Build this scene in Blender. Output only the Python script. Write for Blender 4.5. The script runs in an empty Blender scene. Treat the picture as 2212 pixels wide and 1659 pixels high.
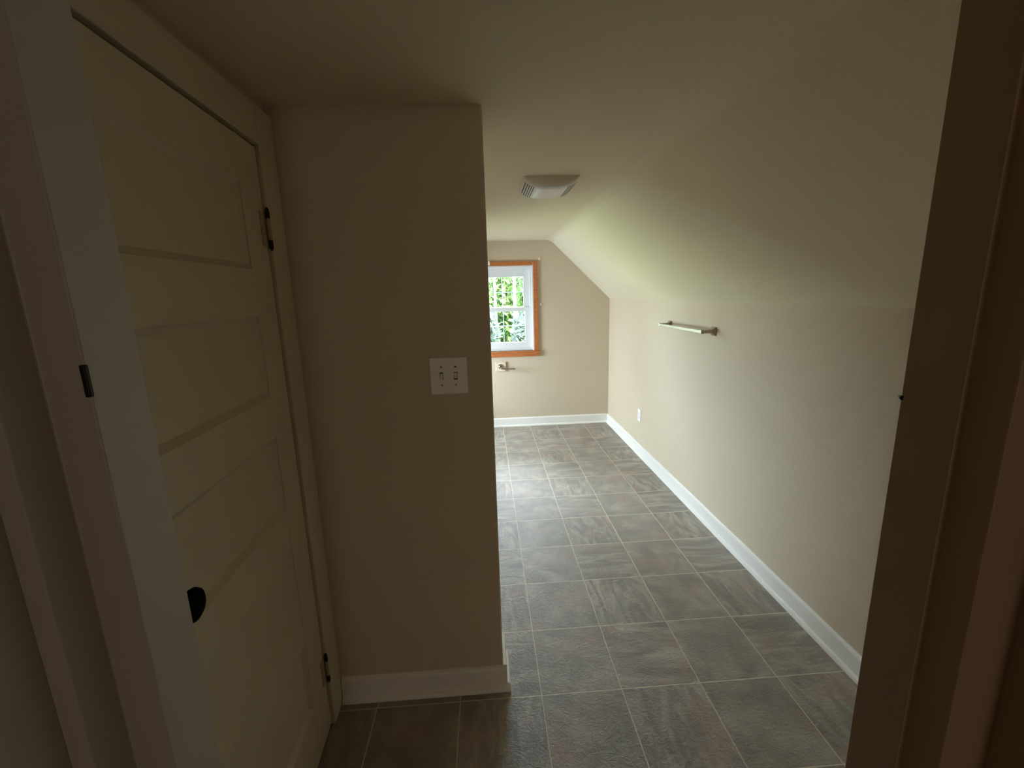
import bpy, bmesh, math, random
from mathutils import Vector, Matrix
random.seed(7)
C = bpy.data.collections.new('place'); bpy.context.scene.collection.children.link(C)

# ------------------------------------------------------------------ materials
def srgb(r, g, b):
    f = lambda c: (c/255/12.92) if c/255 <= .04045 else ((c/255+.055)/1.055)**2.4
    return (f(r), f(g), f(b), 1)
def mat(name, col, rough=.5, metal=0, bump=0, bscale=200, spec=.5, var=0, vscale=6):
    m = bpy.data.materials.new(name); m.use_nodes = True
    nt = m.node_tree; b = nt.nodes['Principled BSDF']
    b.inputs['Base Color'].default_value = col
    b.inputs['Roughness'].default_value = rough
    b.inputs['Metallic'].default_value = metal
    b.inputs['Specular IOR Level'].default_value = spec
    tc = nt.nodes.new('ShaderNodeTexCoord')
    if var:
        n = nt.nodes.new('ShaderNodeTexNoise'); n.inputs['Scale'].default_value = vscale; n.inputs['Detail'].default_value = 4
        nt.links.new(tc.outputs['Object'], n.inputs['Vector'])
        mx = nt.nodes.new('ShaderNodeMix'); mx.data_type = 'RGBA'
        mx.inputs['A'].default_value = tuple(c*(1-var) for c in col[:3])+(1,)
        mx.inputs['B'].default_value = tuple(min(1, c*(1+var)) for c in col[:3])+(1,)
        nt.links.new(n.outputs['Fac'], mx.inputs['Factor'])
        nt.links.new(mx.outputs['Result'], b.inputs['Base Color'])
    if bump:
        n = nt.nodes.new('ShaderNodeTexNoise'); n.inputs['Scale'].default_value = bscale; n.inputs['Detail'].default_value = 3
        nt.links.new(tc.outputs['Object'], n.inputs['Vector'])
        bp = nt.nodes.new('ShaderNodeBump'); bp.inputs['Strength'].default_value = bump; bp.inputs['Distance'].default_value = .002
        nt.links.new(n.outputs['Fac'], bp.inputs['Height']); nt.links.new(bp.outputs['Normal'], b.inputs['Normal'])
    return m

WALLCOL = srgb(204, 189, 166)
M = {}
M['wall'] = mat('beige_wall_paint', WALLCOL, .75, bump=.35, bscale=160, spec=.25, var=.02, vscale=2.5)
M['ceil'] = mat('cream_ceiling_paint', srgb(216, 205, 181), .8, bump=.3, bscale=120, spec=.2, var=.02, vscale=2)
M['trim'] = mat('white_trim_paint', srgb(236, 233, 226), .35, bump=.1, bscale=60)
M['door'] = mat('cream_door_paint', srgb(212, 202, 180), .42, bump=.15, bscale=50)
M['jamb'] = mat('offwhite_jamb_paint', srgb(192, 186, 178), .5, bump=.15, bscale=50)
M['jamb_shaded'] = mat('shaded_tan_jamb', srgb(176, 154, 124), .6, bump=.15, bscale=50)  # darker copy for the right jamb, its shade put into the colour
M['plastic'] = mat('white_switch_plastic', srgb(243, 240, 236), .35)
M['dark'] = mat('dark_slot', srgb(40, 34, 28), .6)
M['grey_metal'] = mat('aged_screw_metal', srgb(130, 122, 110), .4, 1)
M['nickel'] = mat('brushed_nickel', srgb(168, 158, 146), .28, 1)
M['black'] = mat('black_knob_enamel', (.003, .003, .003, 1), .6, spec=.03)
M['hinge'] = mat('painted_hinge', srgb(175, 160, 138), .45, bump=.2, bscale=80)
M['iron'] = mat('dark_worn_metal', srgb(45, 36, 30), .5, .6)
M['vinyl'] = mat('white_window_vinyl', srgb(226, 226, 226), .4)
M['muntin'] = mat('white_grille_bar', srgb(205, 218, 226), .4)
M['fan'] = mat('white_fan_plastic', srgb(215, 208, 198), .45)
M['lens'] = mat('frosted_light_lens', srgb(225, 225, 225), .25)
M['bark'] = mat('pale_birch_bark', srgb(190, 186, 178), .9, bump=.6, bscale=20, var=.12, vscale=8)
M['ground'] = mat('lawn_green', srgb(138, 150, 92), .95, var=.3, vscale=1.2)
M['white'] = mat('white_paint', srgb(235, 232, 222), .5)

def wood():
    m = mat('orange_oak_trim', srgb(190, 110, 52), .42)
    nt = m.node_tree; b = nt.nodes['Principled BSDF']
    tc = nt.nodes.new('ShaderNodeTexCoord'); mp = nt.nodes.new('ShaderNodeMapping')
    mp.inputs['Scale'].default_value = (12, 12, 90)
    n = nt.nodes.new('ShaderNodeTexNoise'); n.inputs['Scale'].default_value = 1.4; n.inputs['Detail'].default_value = 5
    cr = nt.nodes.new('ShaderNodeValToRGB')
    cr.color_ramp.elements[0].position = .3; cr.color_ramp.elements[0].color = srgb(166, 94, 48)
    cr.color_ramp.elements[1].position = .7; cr.color_ramp.elements[1].color = srgb(202, 126, 72)
    nt.links.new(tc.outputs['Object'], mp.inputs['Vector']); nt.links.new(mp.outputs['Vector'], n.inputs['Vector'])
    nt.links.new(n.outputs['Fac'], cr.inputs['Fac']); nt.links.new(cr.outputs['Color'], b.inputs['Base Color'])
    return m
M['wood'] = wood()
M['pine'] = mat('pale_wood_block', srgb(222, 205, 182), .6, var=.04, vscale=30)

def glass():
    m = bpy.data.materials.new('window_glass'); m.use_nodes = True
    nt = m.node_tree; nt.nodes.clear()
    out = nt.nodes.new('ShaderNodeOutputMaterial'); t = nt.nodes.new('ShaderNodeBsdfTransparent')
    g = nt.nodes.new('ShaderNodeBsdfGlossy'); g.inputs['Roughness'].default_value = .02
    f = nt.nodes.new('ShaderNodeFresnel'); f.inputs['IOR'].default_value = 1.45
    t.inputs['Color'].default_value = (.96, .985, .98, 1)
    mx = nt.nodes.new('ShaderNodeMixShader')
    nt.links.new(f.outputs[0], mx.inputs[0]); nt.links.new(t.outputs[0], mx.inputs[1]); nt.links.new(g.outputs[0], mx.inputs[2])
    nt.links.new(mx.outputs[0], out.inputs[0])
    return m
M['glass'] = glass()

def leafmat(name, c0, c1):
    m = mat(name, c0, .6); nt = m.node_tree; b = nt.nodes['Principled BSDF']
    tc = nt.nodes.new('ShaderNodeTexCoord')
    n = nt.nodes.new('ShaderNodeTexNoise'); n.inputs['Scale'].default_value = 2.2; n.inputs['Detail'].default_value = 6
    mx = nt.nodes.new('ShaderNodeMix'); mx.data_type = 'RGBA'
    mx.inputs['A'].default_value = c0; mx.inputs['B'].default_value = c1
    nt.links.new(tc.outputs['Object'], n.inputs['Vector'])
    nt.links.new(n.outputs['Fac'], mx.inputs['Factor']); nt.links.new(mx.outputs['Result'], b.inputs['Base Color'])
    tr = nt.nodes.new('ShaderNodeBsdfTranslucent'); nt.links.new(mx.outputs['Result'], tr.inputs['Color'])
    ms = nt.nodes.new('ShaderNodeMixShader'); ms.inputs[0].default_value = .4
    out = nt.nodes['Material Output']
    nt.links.new(b.outputs[0], ms.inputs[1]); nt.links.new(tr.outputs[0], ms.inputs[2]); nt.links.new(ms.outputs[0], out.inputs[0])
    return m
M['leaf'] = leafmat('fresh_green_leaves', srgb(48, 78, 40), srgb(112, 140, 74))
M['leaf2'] = leafmat('grey_green_leaves', srgb(52, 68, 62), srgb(98, 114, 100))

# vinyl slate tile floor: tile grid, three tile designs repeating by parity of column and row
TX, TY = .305, .32569
def floor_mat():
    m = bpy.data.materials.new('slate_vinyl_tile'); m.use_nodes = True
    nt = m.node_tree; N = nt.nodes; L = nt.links; b = N['Principled BSDF']
    def math_(op, a, bb=None, c=None):
        n = N.new('ShaderNodeMath'); n.operation = op
        for i, v in enumerate((a, bb, c)):
            if v is None: continue
            if isinstance(v, (int, float)): n.inputs[i].default_value = v
            else: L.new(v, n.inputs[i])
        return n.outputs[0]
    def mixc(f, a, bb):
        n = N.new('ShaderNodeMix'); n.data_type = 'RGBA'
        for k, v in (('Factor', f), ('A', a), ('B', bb)):
            if isinstance(v, (int, float, tuple)): n.inputs[k].default_value = v
            else: L.new(v, n.inputs[k])
        return n.outputs['Result']
    def mixf(f, a, bb): return math_('ADD', math_('MULTIPLY', a, math_('SUBTRACT', 1, f)), math_('MULTIPLY', bb, f))
    geo = N.new('ShaderNodeNewGeometry'); sp = N.new('ShaderNodeSeparateXYZ'); L.new(geo.outputs['Position'], sp.inputs[0])
    u = math_('DIVIDE', sp.outputs[0], TX); v = math_('DIVIDE', sp.outputs[1], TY)
    cu = math_('FLOOR', u); cv = math_('FLOOR', v)
    fu = math_('SUBTRACT', u, cu); fv = math_('SUBTRACT', v, cv)
    # distance to tile edge in metres
    du = math_('MULTIPLY', math_('MINIMUM', fu, math_('SUBTRACT', 1, fu)), TX)
    dv = math_('MULTIPLY', math_('MINIMUM', fv, math_('SUBTRACT', 1, fv)), TY)
    d = math_('MINIMUM', du, dv)
    gr = math_('SUBTRACT', 1, math_('SMOOTH_MIN', math_('MULTIPLY', math_('MAXIMUM', math_('SUBTRACT', d, .0016), 0), 900), 1, .1))
    gr = math_('MINIMUM', math_('MAXIMUM', gr, 0), 1)
    # random per tile
    cb = N.new('ShaderNodeCombineXYZ'); L.new(cu, cb.inputs[0]); L.new(cv, cb.inputs[1])
    wn = N.new('ShaderNodeTexWhiteNoise'); wn.noise_dimensions = '3D'; L.new(cb.outputs[0], wn.inputs['Vector'])
    ws = N.new('ShaderNodeSeparateColor'); L.new(wn.outputs['Color'], ws.inputs[0])
    odd = math_('GREATER_THAN', math_('FLOORED_MODULO', cu, 2), .5)    # 1 in alternate columns
    evn = math_('LESS_THAN', math_('FLOORED_MODULO', cu, 2), .5)
    rodd = math_('GREATER_THAN', math_('FLOORED_MODULO', cv, 2), .5)
    even_col = odd   # columns x .305-.61 and .915-1.2 carry the streaked designs
    streak_h = math_('MULTIPLY', even_col, math_('SUBTRACT', 1, rodd))
    streak_v = math_('MULTIPLY', even_col, rodd)
    def coords(sx, sy, rot=0):
        c = N.new('ShaderNodeCombineXYZ')
        a = math_('ADD', fu, math_('MULTIPLY', ws.outputs[0], 37)); bq = math_('ADD', fv, math_('MULTIPLY', ws.outputs[1], 53))
        L.new(a, c.inputs[0]); L.new(bq, c.inputs[1])
        mp = N.new('ShaderNodeMapping'); mp.inputs['Scale'].default_value = (sx, sy, 1); mp.inputs['Rotation'].default_value = (0, 0, rot)
        L.new(c.outputs[0], mp.inputs[0]); return mp.outputs[0]
    def noise(vec, sc, det=6, dist=.6, ro=.55):
        n = N.new('ShaderNodeTexNoise'); L.new(vec, n.inputs['Vector'])
        n.inputs['Scale'].default_value = sc; n.inputs['Detail'].default_value = det; n.inputs['Distortion'].default_value = dist; n.inputs['Roughness'].default_value = ro
        return n.outputs['Fac']
    nh = noise(coords(.7, 3.4, .08), 1.6, 6, .9)
    nv = noise(coords(3.6, 1.0, .45), 1.5, 7, 1.3)
    ns = noise(coords(1.2, 1.2, .3), 1.8, 7, .5)
    base = mixf(streak_h, mixf(streak_v, ns, nv), nh)
    fine = noise(coords(3.5, 5, .3), 3, 8, 1.4, .65)
    cr = N.new('ShaderNodeValToRGB'); e = cr.color_ramp.elements
    e[0].position = .28; e[0].color = srgb(114, 106, 97)
    e[1].position = .74; e[1].color = srgb(199, 190, 174)
    q = cr.color_ramp.elements.new(.47); q.color = srgb(144, 137, 127)
    q = cr.color_ramp.elements.new(.57); q.color = srgb(167, 158, 146)
    sum_ = math_('ADD', math_('MULTIPLY', base, .8), math_('MULTIPLY', fine, .2))
    # smooth tiles show less contrast
    contrast = mixf(even_col, .60, .85)
    sum_ = math_('ADD', math_('MULTIPLY', math_('SUBTRACT', sum_, .5), contrast), .5)
    L.new(sum_, cr.inputs[0])
    pink = noise(coords(1, 1.3, .9), 1.5, 3, .4)
    pf = math_('MULTIPLY', math_('MINIMUM', math_('MAXIMUM', math_('MULTIPLY', math_('SUBTRACT', pink, .53), 7), 0), 1), .55)
    col = mixc(pf, cr.outputs[0], srgb(166, 139, 124))
    grn = noise(coords(1.1, 1, 2.1), 1.3, 3, .4)
    gf = math_('MULTIPLY', math_('MINIMUM', math_('MAXIMUM', math_('MULTIPLY', math_('SUBTRACT', grn, .53), 6), 0), 1), .4)
    col = mixc(gf, col, srgb(136, 135, 120))
    col = mixc(math_('MULTIPLY', gr, .9), col, srgb(216, 205, 180))
    L.new(col, b.inputs['Base Color'])
    b.inputs['Specular IOR Level'].default_value = .5
    L.new(math_('ADD', .40, math_('MULTIPLY', fine, .16)), b.inputs['Roughness'])
    bp = N.new('ShaderNodeBump'); bp.inputs['Strength'].default_value = .8; bp.inputs['Distance'].default_value = .004
    hgt = math_('SUBTRACT', math_('ADD', sum_, math_('MULTIPLY', fine, 1.0)), math_('MULTIPLY', gr, .15))
    L.new(hgt, bp.inputs['Height']); L.new(bp.outputs[0], b.inputs['Normal'])
    return m
M['floor'] = floor_mat()

# ------------------------------------------------------------------ helpers
def box(bm, x0, x1, y0, y1, z0, z1):
    vs = [bm.verts.new((x, y, z)) for x in (x0, x1) for y in (y0, y1) for z in (z0, z1)]
    for f in ((0, 1, 3, 2), (4, 6, 7, 5), (0, 4, 5, 1), (2, 3, 7, 6), (0, 2, 6, 4), (1, 5, 7, 3)):
        bm.faces.new([vs[i] for i in f])
def prism(bm, prof, axis, a0, a1):
    """extrude a closed 2D profile along axis; prof in the two other axes in order"""
    def P(p, a):
        if axis == 'x': return (a, p[0], p[1])
        if axis == 'y': return (p[0], a, p[1])
        return (p[0], p[1], a)
    A = [bm.verts.new(P(p, a0)) for p in prof]; B = [bm.verts.new(P(p, a1)) for p in prof]
    n = len(prof)
    for i in range(n): bm.faces.new((A[i], A[(i+1) % n], B[(i+1) % n], B[i]))
    bm.faces.new(A); bm.faces.new(B[::-1])
def tube(bm, pts, rad, n=12, caps=True):
    rad = rad if isinstance(rad, (list, tuple)) else [rad]*len(pts)
    pts = [Vector(p) for p in pts]; rings = []
    for i, p in enumerate(pts):
        t = (pts[min(i+1, len(pts)-1)]-pts[max(i-1, 0)]).normalized()
        a = t.orthogonal().normalized() if i == 0 else (rings_a - t*rings_a.dot(t)).normalized()
        rings_a = a; b2 = t.cross(a)
        rings.append([bm.verts.new(p+(a*math.cos(k*2*math.pi/n)+b2*math.sin(k*2*math.pi/n))*rad[i]) for k in range(n)])
    for r0, r1 in zip(rings, rings[1:]):
        for k in range(n): bm.faces.new((r0[k], r0[(k+1) % n], r1[(k+1) % n], r1[k]))
    if caps: bm.faces.new(rings[0][::-1]); bm.faces.new(rings[-1])
def obj(name, bm, m, parent=None, bevel=0, smooth=False, loc=None, seg=2):
    bmesh.ops.recalc_face_normals(bm, faces=bm.faces[:])
    me = bpy.data.meshes.new(name); bm.to_mesh(me); bm.free()
    if smooth:
        for p in me.polygons: p.use_smooth = True
    o = bpy.data.objects.new(name, me); C.objects.link(o); me.materials.append(m)
    if parent: o.parent = parent
    if loc: o.location = loc
    if bevel:
        md = o.modifiers.new('bevel', 'BEVEL'); md.width = bevel; md.segments = seg; md.limit_method = 'ANGLE'; md.angle_limit = math.radians(40)
    return o
def B(*boxes):
    bm = bmesh.new()
    for b in boxes: box(bm, *b)
    return bm
def tag(o, label, cat=None, group=None, kind=None):
    o['label'] = label
    if cat: o['category'] = cat
    if group: o['group'] = group
    if kind: o['kind'] = kind
    return o
def empty(name, loc=(0, 0, 0), rz=0):
    o = bpy.data.objects.new(name, None); C.objects.link(o); o.location = loc; o.rotation_euler = (0, 0, rz); o.empty_display_size = .1
    return o
def struct(o, label, cat): return tag(o, label, cat, kind='structure')

# ------------------------------------------------------------------ dimensions
XR, YF = 1.212, 3.45
XK = -1.34                     # left knee wall of the far room (mirror of the right)
ZC, XC = 2.025, .565           # ceiling height, crease
ZK = 1.40                      # knee wall height
XM = (XR+XK)/2                 # ridge axis
XCL = 2*XM-XC
YN = -.933                     # hall face of the wall with the doorway the photo is taken through
YP0, YP1 = .05, .215           # partition
XP = -.14
XL = -.765                     # hall left wall face

# ------------------------------------------------------------------ shell
bm = B((XK-.2, XR+.2, -6.5, YF+.2, -.12, 0)); fl = obj('floor', bm, M['floor'])
struct(fl, 'grey-brown slate-look vinyl tile floor with pale grout lines', 'floor')

def ceil_profile():
    top = ZC+.25
    pr = []
    # right knee plate, rounded creases
    def rnd(a, b, c, r=.05, n=5):
        a, b, c = Vector(a), Vector(b), Vector(c)
        p0 = b+(a-b).normalized()*r; p1 = b+(c-b).normalized()*r
        return [tuple(((1-t)**2)*p0+2*t*(1-t)*b+t*t*p1) for t in [i/n for i in range(n+1)]]
    k, c0 = (XR+.02, ZK-.0195), (XC, ZC)
    cl, kl = (XCL, ZC), (XK-.02, ZK-.0195)
    pr += [k]; pr += rnd(k, c0, cl, .06); pr += rnd(c0, cl, kl, .06); pr += [kl]
    pr += [(XK-.02, top-.2), (XCL, top), (XC, top), (XR+.02, top-.2)]
    return pr
bm = bmesh.new(); prism(bm, ceil_profile(), 'y', YP1-.05, YF+.15)
hall = ceil_profile()[:7]+[(XL-.5, ZC), (XL-.5, ZC+.25), (XC, ZC+.25), (XR+.02, ZC+.05)]
prism(bm, hall, 'y', YN-.11, YP1-.05)
ce = obj('ceiling', bm, M['ceil']); struct(ce, 'cream attic ceiling, flat in the middle and sloping down to the right knee wall', 'ceiling')
for p in ce.data.polygons: p.use_smooth = False
# right wall
o = obj('wall_right', B((XR, XR+.12, YN-.11, YF+.15, 0, ZK)), M['wall'])
struct(o, 'beige right knee wall carrying the towel bar', 'wall')
SWY, SWZ, SWW, SWH = 2.72, .88, .80, .74     # added side window: centre and size
a0, a1, b0, b1 = SWY-SWW/2, SWY+SWW/2, SWZ-SWH/2, SWZ+SWH/2
o = obj('wall_left', B((XK-.12, XK, YP1, a0, 0, ZK), (XK-.12, XK, a1, YF+.15, 0, ZK), (XK-.12, XK, a0, a1, 0, b0), (XK-.12, XK, a0, a1, b1, ZK)), M['wall'])
struct(o, 'beige left knee wall beyond the partition, hidden from the hall', 'wall')
# window hole
WX0, WX1, WZ0, WZ1 = -.52, .376, .862, 1.772
def wall_poly(bm, y0, y1, x0, x1, z0, z1): box(bm, x0, x1, y0, y1, z0, z1)
bm = B((XK-.1, WX0, YF, YF+.14, 0, ZC+.05), (WX1, XR+.1, YF, YF+.14, 0, ZC+.05), (WX0, WX1, YF, YF+.14, 0, WZ0), (WX0, WX1, YF, YF+.14, WZ1, ZC+.05))
o = obj('wall_far', bm, M['wall']); struct(o, 'beige gable wall at the far end with the wood-trimmed window', 'wall')
# partition with slightly rounded corner
o = obj('wall_partition', B((XK-.1, XP, YP0, YP1, 0, ZC+.03)), M['wall'], bevel=.006)
struct(o, 'beige partition wall carrying the double light switch', 'wall')
# hall left wall with closet opening
DY0, DY1, DZ = -.757, -.048, 1.892
bm = B((XL-.11, XL, DY1+.012, YP0+.02, 0, ZC+.03), (XL-.11, XL, YN-.11, DY0-.012, 0, ZC+.03), (XL-.11, XL, DY0-.012, DY1+.012, DZ+.0345, ZC+.03))
o = obj('wall_closet_side', bm, M['wall']); struct(o, 'beige hall wall around the panelled closet door', 'wall')
o = obj('wall_closet_back', B((XL-.45, XL-.40, YN-.11, YP0+.02, 0, ZC+.03), (XL-.45, XL-.11, YN-.16, YN-.11, 0, ZC+.03), (XL-.45, XL-.11, YN-.11, YP0+.02, ZC-.05, ZC+.03)), M['wall'])
struct(o, 'closet walls behind the panelled door', 'wall')
# near wall with doorway (jamb opening -.53 .. .338)
JL, JR = -.530, .338
bm = B((XL-.1, JL-.02, YN-.10, YN, 0, ZC+.03), (JR+.02, XR+.1, YN-.10, YN, 0, ZC+.03), (JL-.02, JR+.02, YN-.10, YN, 1.98, ZC+.03))
o = obj('wall_near', bm, M['wall']); struct(o, 'beige wall with the doorway the photo looks through', 'wall')
# room behind the camera
bm = B((-1.05, -.95, -6.4, YN-.10, 0, 2.3), (.95, 1.05, -6.4, YN-.10, 0, 2.3), (-1.05, 1.05, -6.5, -6.4, 0, 2.3), (-1.05, 1.05, -6.5, YN-.10, 2.2, 2.3), (-1.05, 1.05, YN-.11, YN-.10, ZC+.02, 2.3))
o = obj('wall_back', bm, M['wall']); struct(o, 'walls of the dark room behind the viewer', 'wall')

# doorway lining: stepped jambs
dw = empty('door_2', (0, YN, 0)); struct(dw, 'painted doorframe of the doorway in the foreground, at both picture edges', 'door frame')
def jamb(side, m):
    s = 1 if side == 'l' else -1
    x = JL if side == 'l' else JR
    bm = bmesh.new()
    # profile in x,y (relative y to YN=0): stop tongue then rebate then casing return
    pr = [(0, 0), (.0365, 0), (.0365, -.062), (.0, -.062), (0, -.1001), (-.02, -.1001), (-.02, 0)]
    if side == 'r': pr[3] = (.031, -.062); pr[4] = (.031, -.1001)
    prism(bm, [(x+s*p[0], p[1]) for p in pr], 'z', 0, 1.95)
    return obj('jamb', bm, m, dw, bevel=.0015)
jl = jamb('l', M['jamb']); tag(jl, 'off-white left jamb with its door stop')
jr = jamb('r', M['jamb_shaded']); tag(jr, 'tan right jamb, toned darker for its shaded side')
obj('head_jamb', B((JL-.02, JR+.02, -.10, 0, 1.95, 1.98)), M['jamb'], dw)
bm = bmesh.new(); prism(bm, [(JL-.0201, -.1002), (JL-.0201, -.20), (JL-.10, -.20), (JL-.10, -.1002)], 'z', 0, 2.02); obj('casing', bm, M['jamb'], dw)
bm = bmesh.new(); prism(bm, [(JR+.0201, -.1002), (JR+.0201, -.20), (JR+.10, -.20), (JR+.10, -.1002)], 'z', 0, 2.02); obj('casing', bm, M['jamb_shaded'], dw)
# small catch plate on the left stop and a nick on the right one
bm = B((JL+.0325, JL+.0371, -.0635, -.0590, 1.404, 1.432)); obj('catch_plate', bm, M['iron'], dw, bevel=.001)
bm = bmesh.new(); tube(bm, [(JR-.0370, -.003, 1.355), (JR-.0340, .0035, 1.355)], [.0028, .0018], 8); obj('screw', bm, M['iron'], dw)

# ------------------------------------------------------------------ baseboards
def bprof(s=1):
    # (out from wall, z)
    return [(0, 0), (.026, 0), (.026, .006), (.0225, .015), (.015, .019), (.0135, .021), (.0135, .088), (.011, .096), (.004, .101), (0, .101)]
bm = bmesh.new(); prism(bm, [(XR-a, z) for a, z in bprof()], 'y', YN, YF); o = obj('baseboard_right', bm, M['trim']); struct(o, 'white baseboard running along the right wall', 'baseboard')
bm = bmesh.new(); prism(bm, [(YF-a, z) for a, z in bprof()], 'x', XK+.0, XR-.0), ; o = obj('baseboard_far', bm, M['trim']); struct(o, 'white baseboard along the far wall under the window', 'baseboard')
bm = bmesh.new(); prism(bm, [(YP0-a, z) for a, z in [(0, 0), (.0135, 0), (.0135, .088), (.011, .096), (.004, .101), (0, .101)]], 'x', -.742, XP+.0135)
prism(bm, [(YP0-a, z) for a, z in [(.0135, 0), (.026, 0), (.026, .006), (.0225, .015), (.015, .019), (.0135, .021)]], 'x', -.742, XP+.026)
o = obj('baseboard_front', bm, M['trim']); struct(o, 'white baseboard along the front of the partition', 'baseboard')
bm = bmesh.new()
p_ = bprof(); prism(bm, [(XP+a, z) for a, z in [(0, 0), (.0135, 0), (.0135, .088), (.011, .096), (.004, .101), (0, .101)]], 'y', YP0, YP1-.002)
prism(bm, [(XP+a, z) for a, z in [(.0135, 0), (.026, 0), (.026, .006), (.0225, .015), (.015, .019), (.0135, .021)]], 'y', YP0, YP1-.008)
o = obj('baseboard_side', bm, M['trim']); struct(o, 'short white baseboard around the partition end', 'baseboard')
bm = bmesh.new(); prism(bm, [(XK+a, z) for a, z in bprof()], 'y', YP1, YF-.027); o = obj('baseboard_left', bm, M['trim']); struct(o, 'white baseboard of the left knee wall, hidden from the hall', 'baseboard')

# ------------------------------------------------------------------ closet door + casing
XCZ = -.745
bm = B((XL, XCZ, DY1, YP0-.001, 0, DZ+.105), (XL, XCZ, DY0-.09, DY0, 0, DZ+.105), (XL-.11, XL, DY1, DY1+.012, 0, DZ), (XL-.11, XL, DY0-.012, DY0, 0, DZ+.03),
       (XL-.075, XL-.045, DY1-.012, DY1, 0, DZ), (XL-.075, XL-.045, DY0, DY0+.012, 0, DZ))
prism(bm, [(DY0, DZ+.026), (DY1, DZ+.002), (DY1, DZ+.105), (DY0, DZ+.105)], 'x', XL, XCZ)
prism(bm, [(DY0, DZ+.026), (DY1, DZ+.002), (DY1, DZ+.034), (DY0, DZ+.034)], 'x', XL-.11, XL)
o = obj('trim_1', bm, M['door'], bevel=.003); struct(o, 'cream painted casing around the closet door', 'door casing')

TH = math.radians(2.9)
dr = empty('door_1', (-.756, DY1-.004, .012), TH); struct(dr, 'cream closet door with stacked recessed panels, slightly ajar', 'door')
DW, DH, DT = .70, DZ-.012-.006, .035
ST = .118
panels = [(1.562, 1.775), (1.222, 1.440), (.889, 1.107), (.555, .773), (.2, .44)]
panels = [(a-.012, b-.012) for a, b in panels]
bx = [(-DT, 0, -DW, -DW+ST, 0, DH), (-DT, 0, -ST, 0, 0, DH)]
zs = [0]+[z for p in reversed(panels) for z in p]+[DH]
for i in range(0, len(zs), 2): bx.append((-DT, 0, -DW+ST, -ST, zs[i], zs[i+1]))
bm = B(*bx)
bmesh.ops.remove_doubles(bm, verts=bm.verts[:], dist=1e-5)
obj('frame', bm, M['door'], dr, bevel=.0015)
for a, b in panels:
    bm = bmesh.new(); w0, w1, ch, rec = -DW+ST, -ST, .014, -.012
    # sloped sticking around a flat recessed panel
    o4 = [(-.0005, w0, a), (-.0005, w1, a), (-.0005, w1, b), (-.0005, w0, b)]
    i4 = [(rec, w0+ch, a+ch), (rec, w1-ch, a+ch), (rec, w1-ch, b-ch), (rec, w0+ch, b-ch)]
    k4 = [(-.024, w0, a), (-.024, w1, a), (-.024, w1, b), (-.024, w0, b)]
    O = [bm.verts.new(p) for p in o4]; I = [bm.verts.new(p) for p in i4]; K = [bm.verts.new(p) for p in k4]
    for i in range(4):
        bm.faces.new((O[i], O[(i+1) % 4], I[(i+1) % 4], I[i])); bm.faces.new((K[i], K[(i+1) % 4], O[(i+1) % 4], O[i]))
    bm.faces.new(I); bm.faces.new(K)
    obj('panel', bm, M['door'], dr)
# knob: rose, neck, oval knob
def lathe_x(bm, prof, yz, n=24, sy=1, sz=1):
    rings = []
    for x, r in prof:
        rings.append([bm.verts.new((x, yz[0]+r*sy*math.cos(t*2*math.pi/n), yz[1]+r*sz*math.sin(t*2*math.pi/n))) for t in range(n)])
    for r0, r1 in zip(rings, rings[1:]):
        for k in range(n): bm.faces.new((r0[k], r0[(k+1) % n], r1[(k+1) % n], r1[k]))
    bm.faces.new(rings[0]); bm.faces.new(rings[-1])
KY, KZ = -.622, .951
bm = bmesh.new()
lathe_x(bm, [(0, .026), (.003, .026), (.005, .022), (.006, .010), (.022, .009), (.025, .017), (.031, .026), (.038, .030), (.045, .028), (.050, .020), (.052, .008)], (KY, KZ))
kb = obj('knob', bm, M['black'], dr, smooth=True); tag(kb, 'round black knob')
# hinges
def hinge(z):
    h = obj('hinge', B((.0005, .0022, -.030, -.002, z-.045, z+.045)), M['hinge'], dr)
    for k in range(5):
        bm = bmesh.new(); z0 = z-.048+k*.0195
        tube(bm, [(.009, .002, z0), (.009, .002, z0+.0185)], .0058, 12); kn = obj('knuckle', bm, M['iron'] if k in (0, 4) else M['hinge'], h, smooth=False)
    bm = bmesh.new()
    tube(bm, [(.009, .002, z-.056), (.009, .002, z-.048)], [.003, .0064], 10); tube(bm, [(.009, .002, z+.0495), (.009, .002, z+.058)], [.0064, .003], 10); obj('pin', bm, M['iron'], h)
hinge(1.675-.012); hinge(.235-.012)

# ------------------------------------------------------------------ window
wn = empty('window_1', (0, YF, 0)); struct(wn, 'white double-hung window with grilles in orange wood casing on the far wall', 'window')
def W(name, boxes, m, parent=wn, bevel=.002): return obj(name, B(*boxes), m, parent, bevel=bevel)
c = W('side_casing', [(WX1, WX1+.046, -.019, -.0, WZ0, 1.812)], M['wood']); W('side_casing', [(WX0-.046, WX0, -.019, 0, WZ0, 1.812)], M['wood'])
W('head_casing', [(WX0+.001, WX1-.012, -.018, 0, WZ1, 1.813)], M['wood'])
W('head_filler', [(WX1-.0115, WX1-.0005, -.006, 0, WZ1, 1.811)], M['white'])
W('stool', [(WX0-.057, WX1+.057, -.034, .03, WZ0-.012, WZ0)], M['wood'], bevel=.003)
W('apron', [(WX0-.055, WX1+.055, -.026, 0, .800, WZ0-.0125)], M['wood'])
# white liner
t = .014
W('liner', [(WX0, WX0+t, -.004, .14, WZ0, WZ1), (WX1-t, WX1, -.004, .14, WZ0, WZ1), (WX0+t, WX1-t, -.004, .14, WZ1-t, WZ1), (WX0+t, WX1-t, .03, .16, WZ0-.0, WZ0+t)], M['vinyl'])
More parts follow.
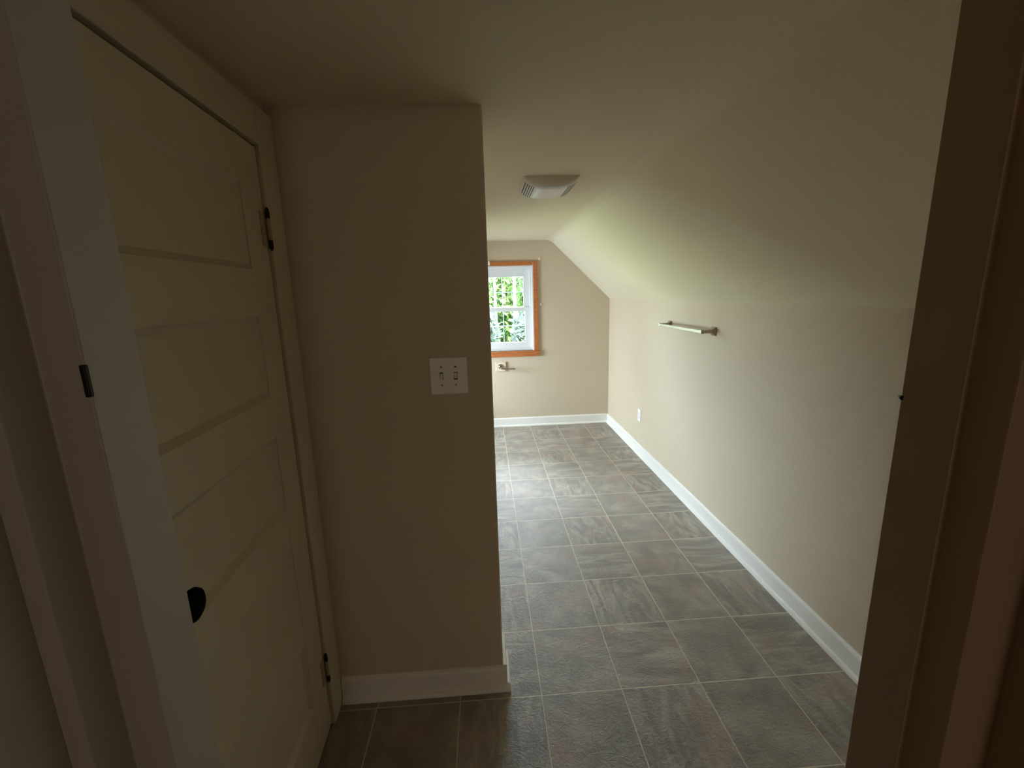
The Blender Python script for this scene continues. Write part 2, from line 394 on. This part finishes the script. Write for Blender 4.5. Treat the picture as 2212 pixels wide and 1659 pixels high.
# main frame
fx0, fx1, fz0, fz1 = WX0+t, WX1-t, WZ0+t, WZ1-t
W('window_frame', [(fx0, fx0+.022, .045, .125, fz0, fz1), (fx1-.022, fx1, .045, .125, fz0, fz1), (fx0+.022, fx1-.022, .045, .125, fz1-.022, fz1), (fx0+.022, fx1-.022, .045, .125, fz0, fz0+.012)], M['vinyl'])
PX = [-.428, -.190, .048, .286]
def sash(name, y0, y1, x0, x1, z0, z1, gx0, gx1, gz0, gz1, zm):
    s = W(name, [(x0, gx0, y0, y1, z0, z1), (gx1, x1, y0, y1, z0, z1), (gx0, gx1, y0, y1, z0, gz0), (gx0, gx1, y0, y1, gz1, z1)], M['vinyl'])
    ym = (y0+y1)/2
    g = W('glass', [(gx0, gx1, ym-.002, ym+.002, gz0, gz1)], M['glass'], s, 0)
    xs = [gx0+(gx1-gx0)*k/3 for k in (1, 2)]
    W('muntins', [(x-.0045, x+.0045, ym+.004, ym+.010, gz0, gz1) for x in xs]+[(gx0, gx1, ym+.0041, ym+.0099, zm-.0045, zm+.0045)], M['muntin'], s, 0)
    return s
sash('upper_sash', .092, .118, fx0+.022, fx1-.022, 1.305, fz1-.022, -.418, .276, 1.338, 1.660, 1.497)
sash('lower_sash', .058, .084, fx0+.022, fx1-.022, fz0+.012, 1.332, -.428, .286, .952, 1.290, 1.130)
lk = W('sash_lock', [(-.085, -.045, .045, .058, 1.326, 1.338)], M['vinyl'])

w3 = empty('window_added', (XK, 0, 0)); struct(w3, 'added side window of the far room, unseen behind the partition, lets in extra light', 'window')  # made-up opening, put in to bring more light into the far room
obj('casing', B((0, .018, a0-.05, a0, b0-.05, b1+.05), (0, .018, a1, a1+.05, b0-.05, b1+.05), (0, .018, a0, a1, b1, b1+.05), (0, .030, a0, a1, b0-.05, b0)), M['wood'], w3, bevel=.002)
sh = obj('sash', B((-.07, -.04, a0, a0+.035, b0, b1), (-.07, -.04, a1-.035, a1, b0, b1), (-.07, -.04, a0+.035, a1-.035, b0, b0+.035), (-.07, -.04, a0+.035, a1-.035, b1-.035, b1)), M['vinyl'], w3, bevel=.002)
obj('glass', B((-.057, -.053, a0+.035, a1-.035, b0+.035, b1-.035)), M['glass'], sh)
# ------------------------------------------------------------------ small things
# double switch
sw = empty('light_switch', (-.282, YP0, 1.223)); tag(sw, 'white double toggle light switch plate on the dark partition wall', 'light switch')
bm = bmesh.new(); box(bm, -.0605, .0605, -.006, 0, -.0605, .0605); pl = obj('plate', bm, M['plastic'], sw, bevel=.003, seg=3)
for i, sx in enumerate((-.023, .023)):
    fr = obj('slot', B((sx-.0058, sx+.0058, -.0065, -.0058, -.0125, .0125)), M['dark'], sw)
    bm = bmesh.new(); up = -1 if i == 0 else 1
    prism(bm, [(-.0062, -.009), (-.0062, .009), (-.016, up*.009+.003), (-.016, up*.009-.003)], 'x', sx-.0045, sx+.0045)
    obj('toggle', bm, M['plastic'], sw, bevel=.0008)
    for sz in (-.030, .030):
        bm = bmesh.new(); tube(bm, [(sx, -.0058, sz), (sx, -.0075, sz)], [.0034, .0026], 12); obj('screw', bm, M['grey_metal'] if not (i == 1 and sz > 0) else M['dark'], sw)
# outlet on right wall
ol = empty('outlet', (XR, 2.415, .365)); tag(ol, 'white electrical outlet low on the right wall', 'outlet')
obj('plate', B((-.006, 0, -.036, .036, -.058, .058)), M['plastic'], ol, bevel=.003)
for sz in (-.020, .020):
    f = obj('socket', B((-.0085, -.006, -.016, .016, sz-.014, sz+.014)), M['plastic'], ol, bevel=.004)
    obj('slots', B((-.0088, -.0084, -.008, -.0055, sz-.004, sz+.007), (-.0088, -.0084, .0055, .008, sz-.004, sz+.007), (-.0088, -.0084, -.0025, .0025, sz-.011, sz-.007)), M['dark'], f)
bm = bmesh.new(); tube(bm, [(-.006, 0, 0), (-.0075, 0, 0)], .003, 10); obj('screw', bm, M['grey_metal'], ol)

# towel bar
tb = empty('towel_bar', (XR, 1.51, 1.225)); tag(tb, 'brushed nickel square towel bar on the right wall', 'towel bar')
for s in (-1, 1):
    bm = bmesh.new(); y = s*.32
    # stepped pyramid flange then waisted square post
    secs = [(.002, .026), (-.006, .026), (-.010, .021), (-.018, .013), (-.045, .0095), (-.070, .0105), (-.088, .0125)]
    prev = None
    for x, h in secs:
        r = [bm.verts.new((x, y+a*h, b2*h)) for a, b2 in ((-1, -1), (1, -1), (1, 1), (-1, 1))]
        if prev:
            for k in range(4): bm.faces.new((prev[k], prev[(k+1) % 4], r[(k+1) % 4], r[k]))
        else: bm.faces.new(r)
        prev = r
    bm.faces.new(prev[::-1]); obj('post', bm, M['nickel'], tb, bevel=.0012)
obj('bar', B((-.088, -.074, -.308, .308, -.009, .009)), M['nickel'], tb, bevel=.0012)

# paper holder on wood block
tp = empty('paper_holder', (-.001, YF, .693)); tag(tp, 'single-arm paper holder on a pale square block under the window', 'paper holder')
obj('block', B((-.055, .055, -.016, .002, -.052, .052)), M['pine'], tp, bevel=.003)
for sx in (-.045, .045):
    for sz in (-.042, .042):
        bm = bmesh.new(); tube(bm, [(sx, -.016, sz), (sx, -.0175, sz)], .0032, 8); obj('screw', bm, M['iron'], tp)
bm = bmesh.new()
tube(bm, [(-.004, -.016, .002), (-.004, -.022, .002), (-.004, -.030, .002), (-.004, -.034, .002)], [.027, .026, .019, .012], 24); obj('flange', bm, M['nickel'], tp, smooth=False)
bm = bmesh.new(); tube(bm, [(-.004, -.034, .0), (-.004, -.062, -.004), (.006, -.072, -.012), (.03, -.074, -.018), (.145, -.074, -.020)], [.008, .008, .008, .0075, .0075], 14)
tube(bm, [(.145, -.074, -.020), (.153, -.074, -.020)], [.010, .010], 14); obj('arm', bm, M['nickel'], tp, smooth=True)

# curtain brackets / wall hooks
def bracket(x, z, label, grp=None, y=YF):
    b = empty('curtain_bracket', (x, y, z)); tag(b, label, 'curtain bracket')
    obj('plate', B((-.009, .009, -.003, 0, -.012, .012)), M['white'], b, bevel=.001)
    bm = bmesh.new(); tube(bm, [(0, -.003, .002), (0, -.026, .002), (0, -.034, .008), (0, -.034, .016)], .0035, 8); obj('hook', bm, M['white'], b, smooth=True)
bracket(.444, 1.832, 'white curtain bracket on the wall above the right corner of the window')
bracket(.452, 1.357, 'white curtain bracket on the wall beside the middle of the window')
b = empty('curtain_bracket', (-.094, YF-.018, 1.800)); tag(b, 'white curtain bracket on the window head casing beside the partition edge', 'curtain bracket')
obj('plate', B((-.02, .012, -.004, 0, -.020, .022)), M['white'], b, bevel=.001)
bm = bmesh.new(); tube(bm, [(0, -.004, .012), (0, -.022, .012), (0, -.028, .020)], .004, 8); obj('hook', bm, M['white'], b, smooth=True)

# ceiling fan light
fn = empty('ceiling_fan_light', (.19, 1.0, ZC)); tag(fn, 'boxy white exhaust fan light with side louvres on the ceiling', 'ceiling light')
A_, B_, H_ = .138, .150, .052
def dome(u, v):  # u,v in -1..1 ; drop below ceiling
    return H_*max(0, 1-abs(u)**3.2)**.62*max(0, 1-abs(v)**9)**.5
def fx(u): return A_*u
bm = bmesh.new(); nu, nv = 48, 28; g = []
sgn = lambda a: (a > 0)-(a < 0)
for i in range(nu+1):
    u = math.sin((i/nu*2-1)*math.pi/2); row = []
    for j in range(nv+1):
        v = math.sin((j/nv*2-1)*math.pi/2); row.append(bm.verts.new((fx(u)*(1-.03*abs(v)**6), B_*v, -dome(u, v))))
    g.append(row)
for i in range(nu):
    for j in range(nv): bm.faces.new((g[i][j], g[i+1][j], g[i+1][j+1], g[i][j+1]))
obj('cover', bm, M['fan'], fn, smooth=True)
# lens panel raised slightly in the middle
bm = bmesh.new(); g = []
for i in range(25):
    u = -.52+1.04*i/24; row = []
    for j in range(25):
        v = -.86+1.72*j/24; e = .0028*(1-abs(u/.53)**12)*(1-abs(v/.88)**12); row.append(bm.verts.new((fx(u), B_*v, -dome(u, v)-e)))
    g.append(row)
for i in range(24):
    for j in range(24): bm.faces.new((g[i][j], g[i+1][j], g[i+1][j+1], g[i][j+1]))
obj('lens', bm, M['lens'], fn, smooth=True)
for s in (-1, 1):
    for k in range(5):
        u0 = s*(.60+.072*k); bm = bmesh.new(); L_ = []
        for j in range(17):
            v = -.78+1.56*j/16
            vs = []
            for uu, e in ((u0, .0006), (u0+s*.030, .0006)):
                vs.append(bm.verts.new((fx(uu), B_*v, -dome(uu, v)-e)))
            L_.append(vs)
        for a, b2 in zip(L_, L_[1:]): bm.faces.new((a[0], a[1], b2[1], b2[0]))
        r = bmesh.ops.extrude_face_region(bm, geom=bm.faces[:])
        for v_ in [q for q in r['geom'] if isinstance(q, bmesh.types.BMVert)]: v_.co.z += .0012
        obj('louvre_slot', bm, M['dark'], fn)

# ------------------------------------------------------------------ outside
GZ = -3.0
o = obj('ground', B((-30, 30, YF+.5, 60, GZ-.2, GZ)), M['ground']); struct(o, 'sunlit lawn outside the window', 'ground')
def leaves(bm, cx, cy, cz, rx, ry, rz, n, size, hollow=.35, power=2):
    for _ in range(n):
        while True:
            p = Vector((random.uniform(-1, 1), random.uniform(-1, 1), random.uniform(-1, 1)))
            if p.length > hollow and abs(p.x)**power+abs(p.y)**power+abs(p.z)**power < 1: break
        c0 = Vector((cx+p.x*rx, cy+p.y*ry, cz+p.z*rz))
        a = Vector((random.gauss(0, 1), random.gauss(0, 1), random.gauss(0, 1))).normalized(); b2 = a.orthogonal().normalized()
        s = size*random.uniform(.6, 1.3)
        v = [bm.verts.new(c0+a*s), bm.verts.new(c0+b2*s*.42), bm.verts.new(c0-a*s), bm.verts.new(c0-b2*s*.42)]
        bm.faces.new(v)
def tree(x, y, h, lean, label, clumps, m, tr=.11, birch=True, branches=3):
    t_ = empty('tree', (x, y, GZ)); tag(t_, label, 'tree', 'trees outside the window')
    bm = bmesh.new(); tube(bm, [(0, 0, 0), (lean*.3, 0, h*.35), (lean*.6, .05, h*.7), (lean, .1, h)], [tr*1.3, tr, tr*.85, tr*.5], 12)
    for k in range(branches):
        z = h*(.45+.12*k); s = (-1)**k
        tube(bm, [(lean*.5, 0, z), (lean*.5+s*.5, -.2, z+.45), (lean*.5+s*1.1, -.3, z+.7)], [tr*.4, tr*.28, tr*.12], 8)
    obj('trunk', bm, M['bark'], t_, smooth=True)
    bm = bmesh.new()
    for cl in clumps: leaves(bm, *cl)
    obj('foliage', bm, m, t_)
# two pale trunks seen in the upper sash, foliage beside and behind them
tree(.105, 8.6, 5.3, -.02, 'pale-trunked tree seen left in the upper window panes', [(-.50, .5, 4.3, .42, .40, 1.1, 1500, .085)], M['leaf'], .042, branches=0)
tree(.53, 8.9, 5.3, .02, 'pale-trunked tree seen right in the upper window panes', [(.62, .5, 4.3, .50, .40, 1.1, 1700, .085)], M['leaf'], .052, branches=0)
def shrub(x, y, z, rx, ry, rz, n, label, m):
    t_ = empty('shrub', (x, y, GZ)); tag(t_, label, 'shrub', 'shrubs outside the window')
    bm = bmesh.new(); leaves(bm, 0, 0, z-GZ, rx, ry, rz, n, .075, .1, 6); obj('foliage', bm, m, t_)
    bm = bmesh.new(); tube(bm, [(0, 0, 0), (.02, 0, z-GZ)], [.09, .03], 8); obj('stem', bm, M['bark'], t_)
shrub(-.42, 6.9, -.62, .545, .35, 1.87, 5200, 'grey-green tall shrub filling the lower left window panes', M['leaf2'])
shrub(.86, 6.9, -.62, .56, .35, 1.85, 5200, 'grey-green tall shrub filling the lower right window panes', M['leaf2'])
shrub(-2.3, 7.2, -.6, 1.1, .8, 1.9, 2200, 'green shrub left outside the window, hidden by the partition', M['leaf'])
shrub(2.7, 7.2, -.6, 1.1, .8, 1.9, 2200, 'green shrub right outside the window, hidden by the wall', M['leaf'])
for i, x in enumerate((-3.4, -1.5, .45, 2.4)):
    tree(x, 11.6, 5.0, .03, ['broad green tree at the back, far left', 'broad green tree at the back, left of centre', 'broad green tree at the back, right of centre', 'broad green tree at the back, far right'][i], [(0, 0, 3.3, .86, .9, 2.1, 4600, .12)], M['leaf'], .12, branches=0)

# ------------------------------------------------------------------ light
BACK, SUN = 10.5, 42
SIDE = 182
SKY_HOT, SKY_BASE, SKY_COL = 72, 2.0, (.80, .90, 1, 1)
SKY_POW = 1.6
w = bpy.data.worlds.new('sky'); bpy.context.scene.world = w; w.use_nodes = True
nt = w.node_tree; bg = nt.nodes['Background']
tc = nt.nodes.new('ShaderNodeTexCoord'); sp = nt.nodes.new('ShaderNodeSeparateXYZ'); nt.links.new(tc.outputs['Generated'], sp.inputs[0])
# hazy sky: dim overhead and behind the house, bright in the direction the far window faces
HOT = Vector((0, .62, .78)).normalized()
nm = nt.nodes.new('ShaderNodeVectorMath'); nm.operation = 'NORMALIZE'; nt.links.new(tc.outputs['Generated'], nm.inputs[0])
dt = nt.nodes.new('ShaderNodeVectorMath'); dt.operation = 'DOT_PRODUCT'; nt.links.new(nm.outputs[0], dt.inputs[0]); dt.inputs[1].default_value = HOT
def mth(op, a, b):
    n = nt.nodes.new('ShaderNodeMath'); n.operation = op
    for i_, v in enumerate((a, b)):
        if isinstance(v, (int, float)): n.inputs[i_].default_value = v
        else: nt.links.new(v, n.inputs[i_])
    return n.outputs[0]
glow = mth('POWER', mth('MAXIMUM', dt.outputs['Value'], 0), SKY_POW)
stg = mth('ADD', mth('MULTIPLY', glow, SKY_HOT), SKY_BASE)
cr = nt.nodes.new('ShaderNodeMix'); cr.data_type = 'RGBA'; nt.links.new(glow, cr.inputs['Factor'])
cr.inputs['A'].default_value = (.62, .80, 1, 1); cr.inputs['B'].default_value = SKY_COL
nt.links.new(cr.outputs['Result'], bg.inputs[0]); nt.links.new(stg, bg.inputs[1])
sd = bpy.data.lights.new('sun', 'SUN'); sd.energy = SUN; sd.angle = math.radians(2); sd.color = (1, .95, .85)
so = bpy.data.objects.new('sun', sd); C.objects.link(so)
so.rotation_euler = Vector((-.6, .3, -.8)).to_track_quat('-Z', 'Y').to_euler()
# added fill light outside the made-up side window, brightens the far room
ld = bpy.data.lights.new('side_fill_light', 'AREA'); ld.energy = SIDE; ld.shape = 'RECTANGLE'; ld.size = 1.0; ld.size_y = .9; ld.color = (.77, .88, 1)
lo = bpy.data.objects.new('side_fill_light', ld); C.objects.link(lo); lo.location = (XK-.50, SWY-.12, SWZ+.18); lo.rotation_euler = Vector((1, .25, -.35)).to_track_quat('-Z', 'Z').to_euler()
bd = bpy.data.lights.new('back_fill_light', 'AREA'); bd.shape = 'RECTANGLE'; bd.size = .5; bd.size_y = .9; bd.energy = BACK; bd.color = (1, .88, .76)  # added fill behind the camera, lifts the partition and closet door
bo = bpy.data.objects.new('back_fill_light', bd); C.objects.link(bo); bo.location = (.68, -6.2, 1.35); bo.rotation_euler = Vector((0, 1, 0)).to_track_quat('-Z', 'Y').to_euler()
# light portal helps the sky through the window
pd = bpy.data.lights.new('window_portal', 'AREA'); pd.shape = 'RECTANGLE'; pd.size = WX1-WX0; pd.size_y = WZ1-WZ0; pd.cycles.is_portal = True
po = bpy.data.objects.new('window_portal', pd); C.objects.link(po); po.location = ((WX0+WX1)/2, YF+.16, (WZ0+WZ1)/2)
po.rotation_euler = Vector((0, -1, 0)).to_track_quat('-Z', 'Y').to_euler()

# ------------------------------------------------------------------ camera
cd = bpy.data.cameras.new('camera'); cam = bpy.data.objects.new('camera', cd); C.objects.link(cam)
cd.sensor_width = 36; cd.lens = 953.43/2212*36; cd.clip_start = .02; cd.clip_end = 200
yaw, pitch, roll = .0563, .2017, -.0292
cy, sy_, cp, sp_ = math.cos(yaw), math.sin(yaw), math.cos(pitch), math.sin(pitch)
fwd = Vector((sy_*cp, cy*cp, -sp_)); right = Vector((cy, -sy_, 0)); up = right.cross(fwd)
r_ = right*math.cos(roll)+up*math.sin(roll); u_ = -right*math.sin(roll)+up*math.cos(roll)
R3 = Matrix((r_, u_, -fwd)).transposed()
cam.matrix_world = Matrix.Translation((-.15605, -1.3833, 1.48023)) @ R3.to_4x4()
sc = bpy.context.scene; sc.camera = cam
sc.view_settings.view_transform = 'Standard'; sc.view_settings.look = 'None'; sc.view_settings.gamma = 1; sc.view_settings.use_curve_mapping = False
sc.view_settings.exposure = 0
sc.cycles.max_bounces = 24; sc.cycles.diffuse_bounces = 16; sc.cycles.glossy_bounces = 6; sc.cycles.transparent_max_bounces = 16
sc.cycles.use_denoising = True; sc.cycles.sample_clamp_indirect = 8
